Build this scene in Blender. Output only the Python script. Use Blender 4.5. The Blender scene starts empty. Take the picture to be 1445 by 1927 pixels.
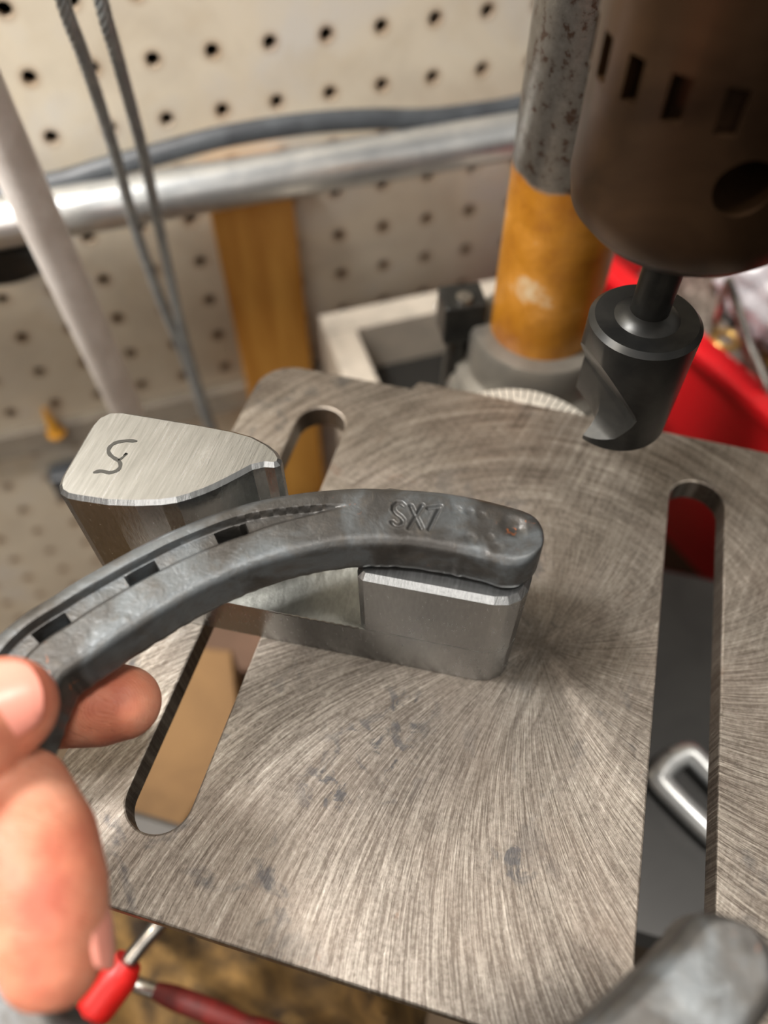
import bpy, bmesh, math, random
import numpy as np
from mathutils import Vector, Matrix

random.seed(7); rng = np.random.RandomState(3)
SC = bpy.context.scene
COL = SC.collection
PI = math.pi

# ------------------------------------------------------------------ camera, world, lights, exposure
CAM_H = 0.18
F_PX, CX, CY = 1447.998906, 722.5, 963.5
R = np.array([[0.9642989, 0.26471069, -0.00747483],
              [0.211129, -0.78553484, -0.58168682],
              [-0.15985046, 0.55934181, -0.81337849]])     # rows: camera right, down, forward
CAM = np.array([0, 0, CAM_H])
cam_data = bpy.data.cameras.new('camera')
cam = bpy.data.objects.new('camera', cam_data); COL.objects.link(cam); SC.camera = cam
cam_data.sensor_fit = 'AUTO'; cam_data.sensor_width = 36; cam_data.lens = F_PX / 1927 * 36
cam_data.clip_start = 0.004; cam_data.clip_end = 20
m = Matrix.Identity(4)
for i in range(3):
    m[i][0] = R[0][i]; m[i][1] = -R[1][i]; m[i][2] = -R[2][i]; m[i][3] = CAM[i]
cam.matrix_world = m
cam_data.dof.use_dof = True; cam_data.dof.focus_distance = 0.172; cam_data.dof.aperture_fstop = 6.6

SC.view_settings.view_transform = 'Standard'; SC.view_settings.look = 'None'
SC.view_settings.gamma = 1.0; SC.view_settings.exposure = 0.10; SC.view_settings.use_curve_mapping = False

world = bpy.data.worlds.new('world'); SC.world = world; world.use_nodes = True
wt = world.node_tree; bg = wt.nodes['Background']; bg.inputs[1].default_value = 1.0
_c = wt.nodes.new('ShaderNodeTexCoord'); _s = wt.nodes.new('ShaderNodeSeparateXYZ'); _r = wt.nodes.new('ShaderNodeValToRGB')   # dim warm room: bright ceiling, dark floor
wt.links.new(_c.outputs['Generated'], _s.inputs[0])
_m = wt.nodes.new('ShaderNodeMapRange'); _m.inputs[1].default_value = -1; _m.inputs[2].default_value = 1; wt.links.new(_s.outputs[2], _m.inputs[0]); wt.links.new(_m.outputs[0], _r.inputs[0])
_e = _r.color_ramp.elements; _e.new(.5); _e.new(.6); _e.new(.75)
for _el, (_p, _v) in zip(_e, [(0, (.012, .010, .008)), (.50, (.035, .026, .020)), (.60, (.15, .125, .105)), (.74, (.52, .49, .45)), (1.0, (.38, .35, .32))]): _el.position = _p; _el.color = (*_v, 1)
wt.links.new(_r.outputs[0], bg.inputs[0])

def area(name, loc, target, size, power, color, sy=None):
    l = bpy.data.lights.new(name, 'AREA'); l.energy = power; l.color = color
    l.shape = 'RECTANGLE'; l.size = size; l.size_y = sy or size
    o = bpy.data.objects.new(name, l); COL.objects.link(o); o.location = loc
    o.rotation_euler = (Vector(target) - Vector(loc)).to_track_quat('-Z', 'Y').to_euler()
    return o
area('ceiling_lamp', (0.36, 0.06, 1.35), (0, 0.12, 0), 0.14, 11, (1.0, 0.93, 0.85), 0.26)
area('shop_lamp_warm', (-0.95, -0.55, 1.00), (-0.15, 0.15, -0.1), 0.14, 7.0, (1.0, 0.85, 0.70))
area('chamfer_fill', (0.10, -1.50, 1.20), (0, 0.1, 0), 1.1, 7, (1.0, 0.93, 0.86), 0.7)  # unseen soft light, no known window, added so the chamfers shine
area('wall_lamp', (-0.36, 0.02, 0.60), (-0.2, 0.33, -0.05), 0.12, 3.6, (1.0, 0.96, 0.92)).data.spread = math.radians(112)

# ------------------------------------------------------------------ geometry helpers
def ray(px, py): return R.T @ np.array([(px - CX) / F_PX, (py - CY) / F_PX, 1.0])
def at(px, py, z=0.0):
    d = ray(px, py); return Vector(CAM + d * (z - CAM_H) / d[2])
YAW = 0.56644
U = np.array([math.cos(YAW), math.sin(YAW), 0]); N = np.array([math.sin(YAW), -math.cos(YAW), 0])  # N points from wall to the room
O = np.array([-0.23053876, 0.28078935, -0.15341281 + CAM_H])
def wall_pt(px, py, off=0.0):
    n = N; d = ray(px, py); t = (n @ (O - CAM) + off) / (n @ d); return Vector(CAM + d * t)
def wl(s, z, off=0.0): return Vector(O + U * s + N * off) * 1.0 if False else Vector((O[0] + U[0]*s + N[0]*off, O[1] + U[1]*s + N[1]*off, z))

class MB:
    def __init__(s): s.v = []; s.f = []; s.sm = []
    def add(s, vs, fs, smooth=False):
        b = len(s.v); s.v += [tuple(v) for v in vs]
        for f in fs: s.f.append([b + i for i in f]); s.sm.append(smooth)
        return s
    def box(s, c, d, M=None):
        vs = [Vector((c[0] + d[0]/2*i, c[1] + d[1]/2*j, c[2] + d[2]/2*k)) for i in (-1, 1) for j in (-1, 1) for k in (-1, 1)]
        if M is not None: vs = [M @ v for v in vs]
        return s.add(vs, [(0,1,3,2),(4,6,7,5),(0,4,5,1),(2,3,7,6),(0,2,6,4),(1,5,7,3)])
    def prism(s, out, z0, z1, ch=0.0, chb=0.0, M=None, smooth=False):
        out = [Vector((p[0], p[1])) for p in out]; n = len(out)
        ar = sum(out[i].x*out[(i+1) % n].y - out[(i+1) % n].x*out[i].y for i in range(n))
        if ar < 0: out.reverse()
        def inset(d):
            r = []
            for i in range(n):
                a, b, c = out[i-1], out[i], out[(i+1) % n]
                e1 = (b-a).normalized(); e2 = (c-b).normalized()
                n1 = Vector((-e1.y, e1.x)); n2 = Vector((-e2.y, e2.x)); nn = (n1+n2)
                nn = nn.normalized() if nn.length > 1e-9 else n1
                r.append(b + nn * d / max(.4, nn.dot(n1)))
            return r
        rings = []
        if chb: rings.append((inset(chb), z0)); rings.append((out, z0 + chb))
        else: rings.append((out, z0))
        if ch: rings.append((out, z1 - ch)); rings.append((inset(ch), z1))
        else: rings.append((out, z1))
        vs = [Vector((p.x, p.y, z)) for r, z in rings for p in r]
        if M is not None: vs = [M @ v for v in vs]
        fs = []; k = len(rings)
        s.add(vs, [tuple(reversed(range(n))), tuple(range((k-1)*n, k*n))] , False)
        b = len(s.v) - len(vs)
        for j in range(k-1):
            for i in range(n):
                s.f.append([b+j*n+i, b+j*n+(i+1) % n, b+(j+1)*n+(i+1) % n, b+(j+1)*n+i]); s.sm.append(smooth)
        return s
    def tube(s, pts, r, seg=16, cap=True, flat=None):
        pts = [Vector(p) for p in pts]; n = len(pts)
        rr = r if isinstance(r, (list, tuple)) else [r]*n
        T = [(pts[min(i+1, n-1)] - pts[max(i-1, 0)]).normalized() for i in range(n)]
        up = Vector((0, 0, 1)) if abs(T[0].z) < .9 else Vector((1, 0, 0))
        x = T[0].cross(up).normalized(); rings = []
        for i in range(n):
            x = (x - T[i]*x.dot(T[i])).normalized(); y = T[i].cross(x)
            rings += [pts[i] + (x*math.cos(2*PI*k/seg) + y*math.sin(2*PI*k/seg)) * rr[i] for k in range(seg)]
        fs = [(i*seg+k, i*seg+(k+1) % seg, (i+1)*seg+(k+1) % seg, (i+1)*seg+k) for i in range(n-1) for k in range(seg)]
        s.add(rings, fs, True)
        if cap:
            b = len(s.v) - len(rings)
            s.f.append([b+k for k in reversed(range(seg))]); s.sm.append(False)
            s.f.append([b+(n-1)*seg+k for k in range(seg)]); s.sm.append(False)
        return s
    def capsule(s, pts, r, seg=20):
        """tube with rounded ends"""
        pts = [Vector(p) for p in pts]; d0 = (pts[0]-pts[1]).normalized(); d1 = (pts[-1]-pts[-2]).normalized()
        P = []; Q = []
        for a in (85, 65, 45, 22): P.append(pts[0] + d0*r[0]*math.sin(math.radians(a))); Q.append(r[0]*math.cos(math.radians(a)))
        P += pts; Q += list(r)
        for a in (22, 45, 65, 85): P.append(pts[-1] + d1*r[-1]*math.sin(math.radians(a))); Q.append(r[-1]*math.cos(math.radians(a)))
        return s.tube(P, Q, seg)
    def lathe(s, prof, c=(0, 0, 0), seg=48, M=None, smooth=True):
        vs = [Vector((c[0] + r*math.cos(2*PI*k/seg), c[1] + r*math.sin(2*PI*k/seg), c[2] + z)) for r, z in prof for k in range(seg)]
        if M is not None: vs = [M @ v for v in vs]
        n = len(prof)
        fs = [(i*seg+k, i*seg+(k+1) % seg, (i+1)*seg+(k+1) % seg, (i+1)*seg+k) for i in range(n-1) for k in range(seg)]
        fs += [tuple(reversed(range(seg))), tuple(range((n-1)*seg, n*seg))]
        s.add(vs, fs, smooth); s.sm[-1] = s.sm[-2] = False
        return s

def obj(name, mb, mat, parent=None, bevel=0, sub=0, angle=40):
    me = bpy.data.meshes.new(name); me.from_pydata(mb.v, [], mb.f); me.update()
    me.polygons.foreach_set('use_smooth', mb.sm)
    bm = bmesh.new(); bm.from_mesh(me); bmesh.ops.recalc_face_normals(bm, faces=bm.faces); bm.to_mesh(me); bm.free()
    o = bpy.data.objects.new(name, me); COL.objects.link(o)
    if mat: me.materials.append(mat)
    if parent: o.parent = parent
    if any(mb.sm) and not all(mb.sm) or angle != 40: 
        try: me.set_sharp_from_angle(angle=math.radians(angle))
        except Exception: pass
    elif all(mb.sm):
        try: me.set_sharp_from_angle(angle=math.radians(55))
        except Exception: pass
    if bevel:
        b = o.modifiers.new('bevel', 'BEVEL'); b.width = bevel; b.segments = 2; b.limit_method = 'ANGLE'; b.angle_limit = math.radians(40)
    return o
def bake(o):
    dg = bpy.context.evaluated_depsgraph_get(); dg.update()
    me = bpy.data.meshes.new_from_object(o.evaluated_get(dg)); o.modifiers.clear(); o.data = me
def carve(o, mbs):
    tmp = []
    for mb in mbs:
        t = obj('cutter', mb, None); tmp.append(t)
        b = o.modifiers.new('b', 'BOOLEAN'); b.operation = 'DIFFERENCE'; b.object = t; b.solver = 'EXACT'
    bake(o)
    for t in tmp: bpy.data.objects.remove(t)
def tag(o, label=None, cat=None, group=None, kind=None):
    if label: o['label'] = label
    if cat: o['category'] = cat
    if group: o['group'] = group
    if kind: o['kind'] = kind
    return o
def empty(name, loc, label, cat, group=None):
    o = bpy.data.objects.new(name, None); COL.objects.link(o); o.empty_display_size = .01
    o.location = loc; return tag(o, label, cat, group)
def keep(o, root):
    """parent a world-space mesh under its root without moving it"""
    o.parent = root; o.matrix_parent_inverse = Matrix.Translation(-Vector(root.location)); return o

# ------------------------------------------------------------------ material helpers
class Mat:
    def __init__(s, name, color=(.5, .5, .5), rough=.5, metal=0., **kw):
        s.m = bpy.data.materials.new(name); s.m.use_nodes = True; s.t = s.m.node_tree; s.n = s.t.nodes
        s.b = s.n['Principled BSDF']; s.col(color); s.b.inputs['Roughness'].default_value = rough; s.b.inputs['Metallic'].default_value = metal
        for k, v in kw.items(): s.b.inputs[k.replace('_', ' ')].default_value = v
    def col(s, c): s.b.inputs['Base Color'].default_value = (*c, 1)
    def node(s, typ, **kw):
        n = s.n.new(typ)
        for k, v in kw.items():
            if k.startswith('i_'): n.inputs[k[2:].replace('_', ' ')].default_value = v
            else: setattr(n, k, v)
        return n
    def link(s, a, b): s.t.links.new(a, b)
    def coord(s, scale=(1, 1, 1), rot=(0, 0, 0), loc=(0, 0, 0), kind='Object'):
        c = s.node('ShaderNodeTexCoord'); mp = s.node('ShaderNodeMapping'); s.link(c.outputs[kind], mp.inputs[0])
        mp.inputs['Scale'].default_value = scale; mp.inputs['Rotation'].default_value = rot; mp.inputs['Location'].default_value = loc
        return mp.outputs[0]
    def noise(s, vec, scale, detail=4, rough=.55, dist=0):
        n = s.node('ShaderNodeTexNoise'); s.link(vec, n.inputs['Vector']); n.inputs['Scale'].default_value = scale
        n.inputs['Detail'].default_value = detail; n.inputs['Roughness'].default_value = rough; n.inputs['Distortion'].default_value = dist
        return n.outputs['Fac']
    def ramp(s, fac, stops):
        r = s.node('ShaderNodeValToRGB'); s.link(fac, r.inputs[0]); e = r.color_ramp.elements
        while len(e) < len(stops): e.new(.5)
        for el, (p, c) in zip(e, stops): el.position = p; el.color = (*c, 1) if len(c) == 3 else c
        return r.outputs[0]
    def g(s, fac, a, b):   # grey ramp between values a..b mapped to 0..1
        n = s.node('ShaderNodeMapRange'); s.link(fac, n.inputs[0]); n.inputs[1].default_value = a; n.inputs[2].default_value = b
        return n.outputs[0]
    def mix(s, fac, a, b, mode='MIX'):
        n = s.node('ShaderNodeMix', data_type='RGBA', blend_type=mode)
        for v, i in ((fac, 0), (a, 6), (b, 7)):
            if hasattr(v, 'is_linked') or hasattr(v, 'links'): s.link(v, n.inputs[i])
            elif i == 0: n.inputs[0].default_value = v
            else: n.inputs[i].default_value = (*v, 1)
        return n.outputs[2]
    def math(s, op, a, b=None, c=None):
        n = s.node('ShaderNodeMath', operation=op)
        for i, v in enumerate((a, b, c)):
            if v is None: continue
            if isinstance(v, (int, float)): n.inputs[i].default_value = v
            else: s.link(v, n.inputs[i])
        return n.outputs[0]
    def bump(s, h, strength=.3, dist=.0005):
        n = s.node('ShaderNodeBump'); s.link(h, n.inputs['Height']); n.inputs['Strength'].default_value = strength; n.inputs['Distance'].default_value = dist
        old = s.b.inputs['Normal'].links
        if old: s.link(old[0].from_socket, n.inputs['Normal'])
        s.link(n.outputs[0], s.b.inputs['Normal'])
    def set(s, name, sock): s.link(sock, s.b.inputs[name])

def hexc(h):
    v = [int(h[i:i+2], 16)/255 for i in (0, 2, 4)]
    return tuple(x/12.92 if x <= .04045 else ((x+.055)/1.055)**2.4 for x in v)

# plate: ground steel with swirl grinding marks
PCX, PCY = 0.014, 0.094
def mat_plate():
    M = Mat('ground_steel', rough=.36, metal=.9)
    c = M.node('ShaderNodeTexCoord').outputs['Object']; sp = M.node('ShaderNodeSeparateXYZ'); M.link(c, sp.inputs[0])
    x = M.math('SUBTRACT', sp.outputs[0], PCX); y = M.math('SUBTRACT', sp.outputs[1], PCY)
    r = M.math('SQRT', M.math('ADD', M.math('MULTIPLY', x, x), M.math('MULTIPLY', y, y)))
    th = M.math('ARCTAN2', y, x)
    def family(sign, Rg, K, off, wob=0.):
        q = M.math('MINIMUM', M.math('DIVIDE', r, 2*Rg), .98)
        a = M.math('ARCSINE', q)
        t = M.math('ADD', th, M.math('MULTIPLY', a, sign))
        cb = M.node('ShaderNodeCombineXYZ')
        M.link(M.math('MULTIPLY', M.math('COSINE', t), K), cb.inputs[0]); M.link(M.math('MULTIPLY', M.math('SINE', t), K), cb.inputs[1])
        M.link(M.math('ADD', M.math('MULTIPLY', r, 22), off), cb.inputs[2])
        return cb.outputs[0]
    v1 = family(-1, .105, 26, 0); v3 = family(-1.0, .105, 6, 3)
    cb = M.node('ShaderNodeCombineXYZ'); M.link(M.math('MULTIPLY', r, 420), cb.inputs[0]); M.link(M.math('MULTIPLY', M.math('COSINE', th), 2.2), cb.inputs[1]); M.link(M.math('MULTIPLY', M.math('SINE', th), 2.2), cb.inputs[2])
    v2 = cb.outputs[0]
    cc = M.node('ShaderNodeCombineXYZ'); M.link(M.math('ADD', M.math('MULTIPLY', x, 700), M.math('MULTIPLY', y, -180)), cc.inputs[0]); M.link(M.math('MULTIPLY', y, 25), cc.inputs[1])
    fA = M.noise(v1, 4, 6, .72); fB = M.noise(v2, 1.3, 5, .68); f2 = M.noise(cc.outputs[0], .9, 5, .7)
    wB = M.g(M.math('ADD', y, M.math('MULTIPLY', M.noise(c, 30, 2, .5), .05)), .035, .075)
    f1 = M.math('ADD', M.math('MULTIPLY', fA, M.math('SUBTRACT', 1.0, M.math('MULTIPLY', wB, .75))), M.math('MULTIPLY', fB, M.math('MULTIPLY', wB, .75))); f3 = M.noise(v3, 2.0, 3, .6)
    patch = M.noise(c, 24, 3, .6); patch2 = M.noise(c, 9, 3, .6)
    w2 = M.g(patch2, .42, .62)
    lines = M.math('ADD', M.math('MULTIPLY', f1, .75), M.math('MULTIPLY', M.math('MULTIPLY', M.math('SUBTRACT', f2, .35), w2), .6))
    fine = M.noise(c, 900, 3, .7)
    base = M.ramp(M.math('ADD', M.math('MULTIPLY', lines, .8), M.math('MULTIPLY', fine, .22)),
                  [(.36, hexc('675f57')), (.50, hexc('a0998f')), (.68, hexc('dcd6cd'))])
    base = M.mix(M.math('MULTIPLY', M.g(patch, .45, .75), .45), base, hexc('93867a'))
    # dark smudges scattered by noise
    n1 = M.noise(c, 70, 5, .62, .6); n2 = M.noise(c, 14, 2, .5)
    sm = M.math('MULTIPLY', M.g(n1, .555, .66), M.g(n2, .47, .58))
    for qx, qy, qr in ((700, 1420, .015), (620, 1480, .009), (965, 1620, .007), (760, 1340, .010)):      # extra dark blotches at set spots in front of the block
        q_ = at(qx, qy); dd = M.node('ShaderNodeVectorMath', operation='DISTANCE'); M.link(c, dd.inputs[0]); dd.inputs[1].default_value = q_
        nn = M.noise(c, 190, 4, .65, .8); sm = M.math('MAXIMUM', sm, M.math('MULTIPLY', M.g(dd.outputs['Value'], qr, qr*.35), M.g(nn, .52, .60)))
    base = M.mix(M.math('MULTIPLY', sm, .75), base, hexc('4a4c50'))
    rust = M.math('MULTIPLY', M.g(M.noise(c, 130, 4, .6, 1), .62, .72), M.g(M.noise(c, 20, 2, .5, 2), .55, .68))
    base = M.mix(M.math('MULTIPLY', rust, .6), base, hexc('7a5138'))
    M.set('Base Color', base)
    rr = M.math('ADD', M.math('MULTIPLY', f3, .25), M.math('MULTIPLY', lines, .18)); M.set('Roughness', M.math('ADD', rr, .20))
    M.bump(lines, .6, .0004); M.bump(f1, .6, .00026); M.bump(fine, .3, .0001)
    return M.m
def mat_brushed(name, col, axis_scale, rough=.26, lo=.75, rot=(0, 0, 0), bump=.25, metal=.95):
    M = Mat(name, rough=rough, metal=metal)
    v = M.coord(axis_scale, rot); f = M.noise(v, 1, 5, .65)
    c = M.coord(); p = M.noise(c, 60, 3, .6); q = M.noise(c, 500, 3, .6)
    k = M.math('ADD', M.math('MULTIPLY', f, .7), M.math('MULTIPLY', p, .3))
    M.set('Base Color', M.ramp(k, [(.3, tuple(x*lo for x in col)), (.7, col)]))
    M.set('Roughness', M.math('ADD', M.math('MULTIPLY', k, .25), rough - .1))
    M.bump(f, bump, .0003); M.bump(q, .12, .0001)
    return M.m
def mat_shoe():
    M = Mat('forged_steel', rough=.42, metal=.45)
    c = M.coord(); a = M.noise(c, 55, 5, .6, .6); b = M.noise(c, 260, 4, .65, .4); d = M.noise(c, 1300, 2, .6)
    base = M.ramp(a, [(.28, hexc('2c2824')), (.46, hexc('42413f')), (.60, hexc('5d6265')), (.8, hexc('4a443d'))])
    base = M.mix(M.math('MULTIPLY', M.g(b, .52, .72), .5), base, hexc('4e4840'))
    rust = M.math('MULTIPLY', M.g(M.noise(c, 420, 3, .6, 1), .66, .72), M.g(M.noise(c, 70, 2, .5), .58, .66))
    base = M.mix(rust, base, hexc('9a5a34'))
    M.set('Base Color', base)
    M.set('Roughness', M.math('ADD', M.math('MULTIPLY', b, .35), .24))
    M.bump(b, .35, .0006); M.bump(d, .3, .00015)
    return M.m
def mat_pegboard():
    M = Mat('painted_pegboard', rough=.62)
    c = M.node('ShaderNodeTexCoord').outputs['Object']; sp = M.node('ShaderNodeSeparateXYZ'); M.link(c, sp.inputs[0])
    def cell(o): return M.math('SUBTRACT', M.math('FRACT', M.math('ADD', M.math('DIVIDE', o, .0254), 100.5)), .5)
    x = cell(sp.outputs[0]); z = cell(sp.outputs[2])
    d = M.math('SQRT', M.math('ADD', M.math('MULTIPLY', x, x), M.math('MULTIPLY', z, z)))
    a = M.noise(c, 14, 4, .6, .8); b = M.noise(c, 45, 3, .6)
    base = M.ramp(a, [(.3, hexc('c6bcaa')), (.5, hexc('d6ccb8')), (.7, hexc('cfcac0'))])
    base = M.mix(M.math('MULTIPLY', M.g(b, .5, .8), .35), base, hexc('b9a88c'))
    st = M.math('MULTIPLY', M.g(d, .23, .12), M.math('ADD', M.math('MULTIPLY', b, .8), .1))
    base = M.mix(st, base, hexc('8a6238'))
    M.set('Base Color', base); M.bump(b, .1, .0005)
    return M.m
def mat_skin():
    M = Mat('skin', rough=.55)
    M.b.inputs['Subsurface Weight'].default_value = .25; M.b.inputs['Subsurface Radius'].default_value = (.006, .0025, .0012)
    M.b.inputs['Subsurface Scale'].default_value = .6
    c = M.coord(); a = M.noise(c, 70, 4, .55); b = M.noise(c, 700, 3, .6)
    M.set('Base Color', M.ramp(a, [(.3, hexc('b8654f')), (.5, hexc('cf8468')), (.72, hexc('dd9f84'))]))
    cr = M.noise(M.coord((30, 160, 60), (0, 0, .5)), 3.0, 3, .6, 1.5); M.bump(M.g(cr, .42, .47), .22, .0008)
    # fingerprint ridges round the index pad
    px = at(190, 1335, .038)
    mp = M.coord((1, 1, 1), (0, 0, 0), (-px.x, -px.y, -px.z), 'Object')
    w = M.node('ShaderNodeTexWave', wave_type='RINGS', rings_direction='SPHERICAL'); M.link(mp, w.inputs[0])
    w.inputs['Scale'].default_value = 520; w.inputs['Distortion'].default_value = 1.2; w.inputs['Detail'].default_value = 1; w.inputs['Detail Scale'].default_value = .4
    M.bump(a, .25, .002); M.bump(b, .2, .0003); M.bump(w.outputs['Fac'], .14, .00018)
    return M.m

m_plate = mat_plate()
m_shoe = mat_shoe()
m_peg = mat_pegboard()
m_skin = mat_skin()
m_alu = mat_brushed('brushed_aluminium', hexc('a9acad'), (1600, 90, 400), .22, .62, (0, 0, math.radians(12)))
m_alu_dull = mat_brushed('milled_aluminium', hexc('a9aba5'), (500, 260, 400), .42, .5, bump=.6, metal=.8)
def plain(name, h, rough=.5, metal=0, noise=None, bump=0, h2=None, sc=40):
    M = Mat(name, hexc(h), rough, metal)
    if h2:
        c = M.coord(); a = M.noise(c, sc, 4, .6, .5); M.set('Base Color', M.ramp(a, [(.35, hexc(h)), (.65, hexc(h2))]))
        if bump: M.bump(a, bump, .002)
    return M.m
m_dark = plain('hole_dark', '0e0c0a', .9)
m_backing = plain('wall_backing', '2a241e', .9)
m_black = plain('black_oxide_steel', '2b2c2c', .36, .75, h2='3d3d3b', sc=90)
m_black_gloss = plain('black_cast_iron_paint', '1b1b1a', .3, 0.0, h2='2b2a28', sc=30)
m_chuck = plain('worn_brown_steel', '2b1d12', .4, .7, h2='4c3826', sc=35)
m_rubber = plain('black_rubber', '33363a', .45, 0, h2='44484c', sc=60)
m_galv = plain('galvanized_steel', 'c4c8ca', .30, .85, h2='dfe1e0', sc=50)
m_rope = plain('steel_wire', '8d9294', .42, .5, h2='a5aaaa', sc=200)
m_white = plain('white_painted_rod', 'f0ece8', .5, 0, h2='dcd6d0', sc=70)
m_red = plain('red_plastic', 'c8141c', .38, 0)
m_redgrip = plain('red_grip', 'd8201c', .42, 0, h2='c01814', sc=150)
m_redgrip_shaded = plain('shaded_red_grip', '6e1610', .6, 0, h2='4e100c', sc=150)  # red grip with the shade of the table put into its colour
m_steel = plain('bright_steel', 'b8b4ac', .25, .95, h2='8d8a86', sc=80)
m_grey = plain('grey_cast_iron', '6f6c66', .4, .6, h2='8b877e', sc=30, bump=.1)
m_label = plain('pale_scale', 'c9c5ba', .45, .3)
m_cloth = plain('brown_canvas', '86683a', .9, 0, h2='2a1e10', sc=45)
m_card = plain('cardboard', '80623e', .85, 0, h2='6b5032', sc=18)
m_bench = plain('bench_wood', '6d5a44', .8, 0, h2='3f3428', sc=12)
m_brown = plain('brown_board', '6b5140', .8, 0, h2='5a4434', sc=25)
m_gold = plain('yellow_plastic', 'd29a3a', .45)
m_lightframe = plain('pale_painted_metal', 'a39b8f', .5, .0, h2='bfb5a6', sc=30)
m_trim = plain('grey_trim', '8f887d', .6, 0, h2='a39b8d', sc=30)
m_nail = Mat('finger_nail', hexc('e39584'), .3).m
m_ink = plain('marker_ink', '2c2b26', .6)
# yellow wood lath
Mx = Mat('yellow_wood', rough=.5); v = Mx.coord((60, 60, 6)); f = Mx.noise(v, 1.5, 4, .6); Mx.set('Base Color', Mx.ramp(f, [(.3, hexc('a8702a')), (.7, hexc('cf9a4a'))])); m_wood = Mx.m
# column: bare steel above, amber grease-stained paint below
Mx = Mat('column_steel', rough=.33, metal=.6); c = Mx.node('ShaderNodeTexCoord').outputs['Object']; sp = Mx.node('ShaderNodeSeparateXYZ'); Mx.link(c, sp.inputs[0])
n_ = Mx.noise(c, 48, 5, .6, .15); n2_ = Mx.noise(c, 240, 4, .7, .1)
amber = Mx.ramp(n_, [(.3, hexc('85500f')), (.5, hexc('a06a1c')), (.62, hexc('b27a2e')), (.72, hexc('c3ad8a'))])
steel = Mx.ramp(n2_, [(.38, hexc('54443a')), (.46, hexc('74706a')), (.7, hexc('85827c'))])
fac = Mx.g(Mx.math('ADD', sp.outputs[2], Mx.math('MULTIPLY', n_, .012)), .0572, .0552)
Mx.set('Base Color', Mx.mix(fac, steel, amber)); Mx.set('Metallic', Mx.math('SUBTRACT', .85, Mx.math('MULTIPLY', fac, .8))); Mx.bump(n2_, .3, .0008); m_column = Mx.m

# ------------------------------------------------------------------ setting: pegboard wall
def pegboard(name, s0, s1, j0, j1, zorg, back=.0, th=.004):
    """perforated hardboard, local x along the wall, local z up, origin on a hole"""
    P = .0254; r = .0031; mb = MB(); K = 12
    sq = []
    for k in range(K):
        a = 2*PI*k/K + PI/4; cx_, sx_ = math.cos(a), math.sin(a); q = 1/max(abs(cx_), abs(sx_)); sq.append((cx_*q*P/2, sx_*q*P/2))
    for i in range(s0, s1+1):
        for j in range(j0, j1+1):
            x, z = i*P, -j*P; vs = []
            for k in range(K): vs.append((x+sq[k][0], 0, z+sq[k][1]))
            for k in range(K):
                a = 2*PI*k/K + PI/4; vs.append((x+r*math.cos(a), 0, z+r*math.sin(a)))
            for k in range(K):
                a = 2*PI*k/K + PI/4; vs.append((x+r*math.cos(a), th, z+r*math.sin(a)))
            fs = [(k, (k+1) % K, K+(k+1) % K, K+k) for k in range(K)] + [(K+k, K+(k+1) % K, 2*K+(k+1) % K, 2*K+k) for k in range(K)]
            mb.add(vs, fs)
    o = obj(name, mb, m_peg); o.location = (O[0] - N[0]*back, O[1] - N[1]*back, zorg); o.rotation_euler = (0, 0, YAW)
    tag(o, kind='structure'); return o
pegboard('wall_back', -10, 26, -26, 7, O[2])
lower = pegboard('wall_back_lower', -12, 26, 0, 12, O[2] - 8.42*.0254, 0)
bk = MB().box((.2, .03, .1), (1.2, .01, 1.5)); o = obj('wall_backing', bk, m_backing); o.location = (O[0], O[1], 0); o.rotation_euler = (0, 0, YAW); tag(o, kind='structure')
tr = MB().prism([(-.34, -.006), (.70, -.006), (.70, .001), (-.34, .001)], -.0190, 0, .001); o = obj('trim_1', tr, m_trim); o.location = (O[0], O[1], O[2] - 7.50*.0254); o.rotation_euler = (0, math.radians(.5), YAW); tag(o, kind='structure')

BZ = -.40
wa = wl(-.30, BZ, .004); wb = wl(.62, BZ, .004)
bench = MB().prism([(wa.x, wa.y), (wa.x, -.25), (wb.x, -.25), (wb.x, wb.y)], BZ-.04, BZ)
o = obj('workbench', bench, m_bench); tag(o, 'brown wooden workbench top far below the drill press table', 'workbench')

# conduit, cable, ropes, rod, lath on the wall
pl = [wall_pt(-260, 470, .03), wall_pt(100, 403, .03), wall_pt(500, 335, .03), wall_pt(960, 257, .03), wall_pt(1700, 130, .03)]
a, b = pl[1], pl[3]; d = (b-a); pl = [a - d*1.1, a - d*.3, a, b, b + d*.9]
o = obj('conduit_pipe', MB().tube(pl, .0104, 32), m_galv); tag(o, 'shiny galvanized steel conduit pipe running across the pegboard', 'pipe')
def smooth_path(P, n=8):
    P = [Vector(p) for p in P]; out = []
    Q = [P[0]*2-P[1]] + P + [P[-1]*2-P[-2]]
    for i in range(1, len(Q)-2):
        for k in range(n):
            t = k/n; p0, p1, p2, p3 = Q[i-1:i+3]
            out.append(.5*((2*p1) + (p2-p0)*t + (2*p0-5*p1+4*p2-p3)*t*t + (3*p1-p0-3*p2+p3)*t**3))
    out.append(P[-1]); return out
cb = [wall_pt(x, y, .016) for x, y in [(-300, 420), (-120, 395), (0, 370), (70, 352), (130, 338), (200, 316), (290, 292), (400, 262), (500, 243), (600, 230), (700, 224), (800, 224), (900, 212), (970, 200), (1100, 165), (1400, 100)]]
o = obj('power_cable', MB().tube(smooth_path(cb, 5), .0047, 16), m_rubber); tag(o, 'thick dark grey rubber cable running just above the conduit pipe', 'cable')
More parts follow.
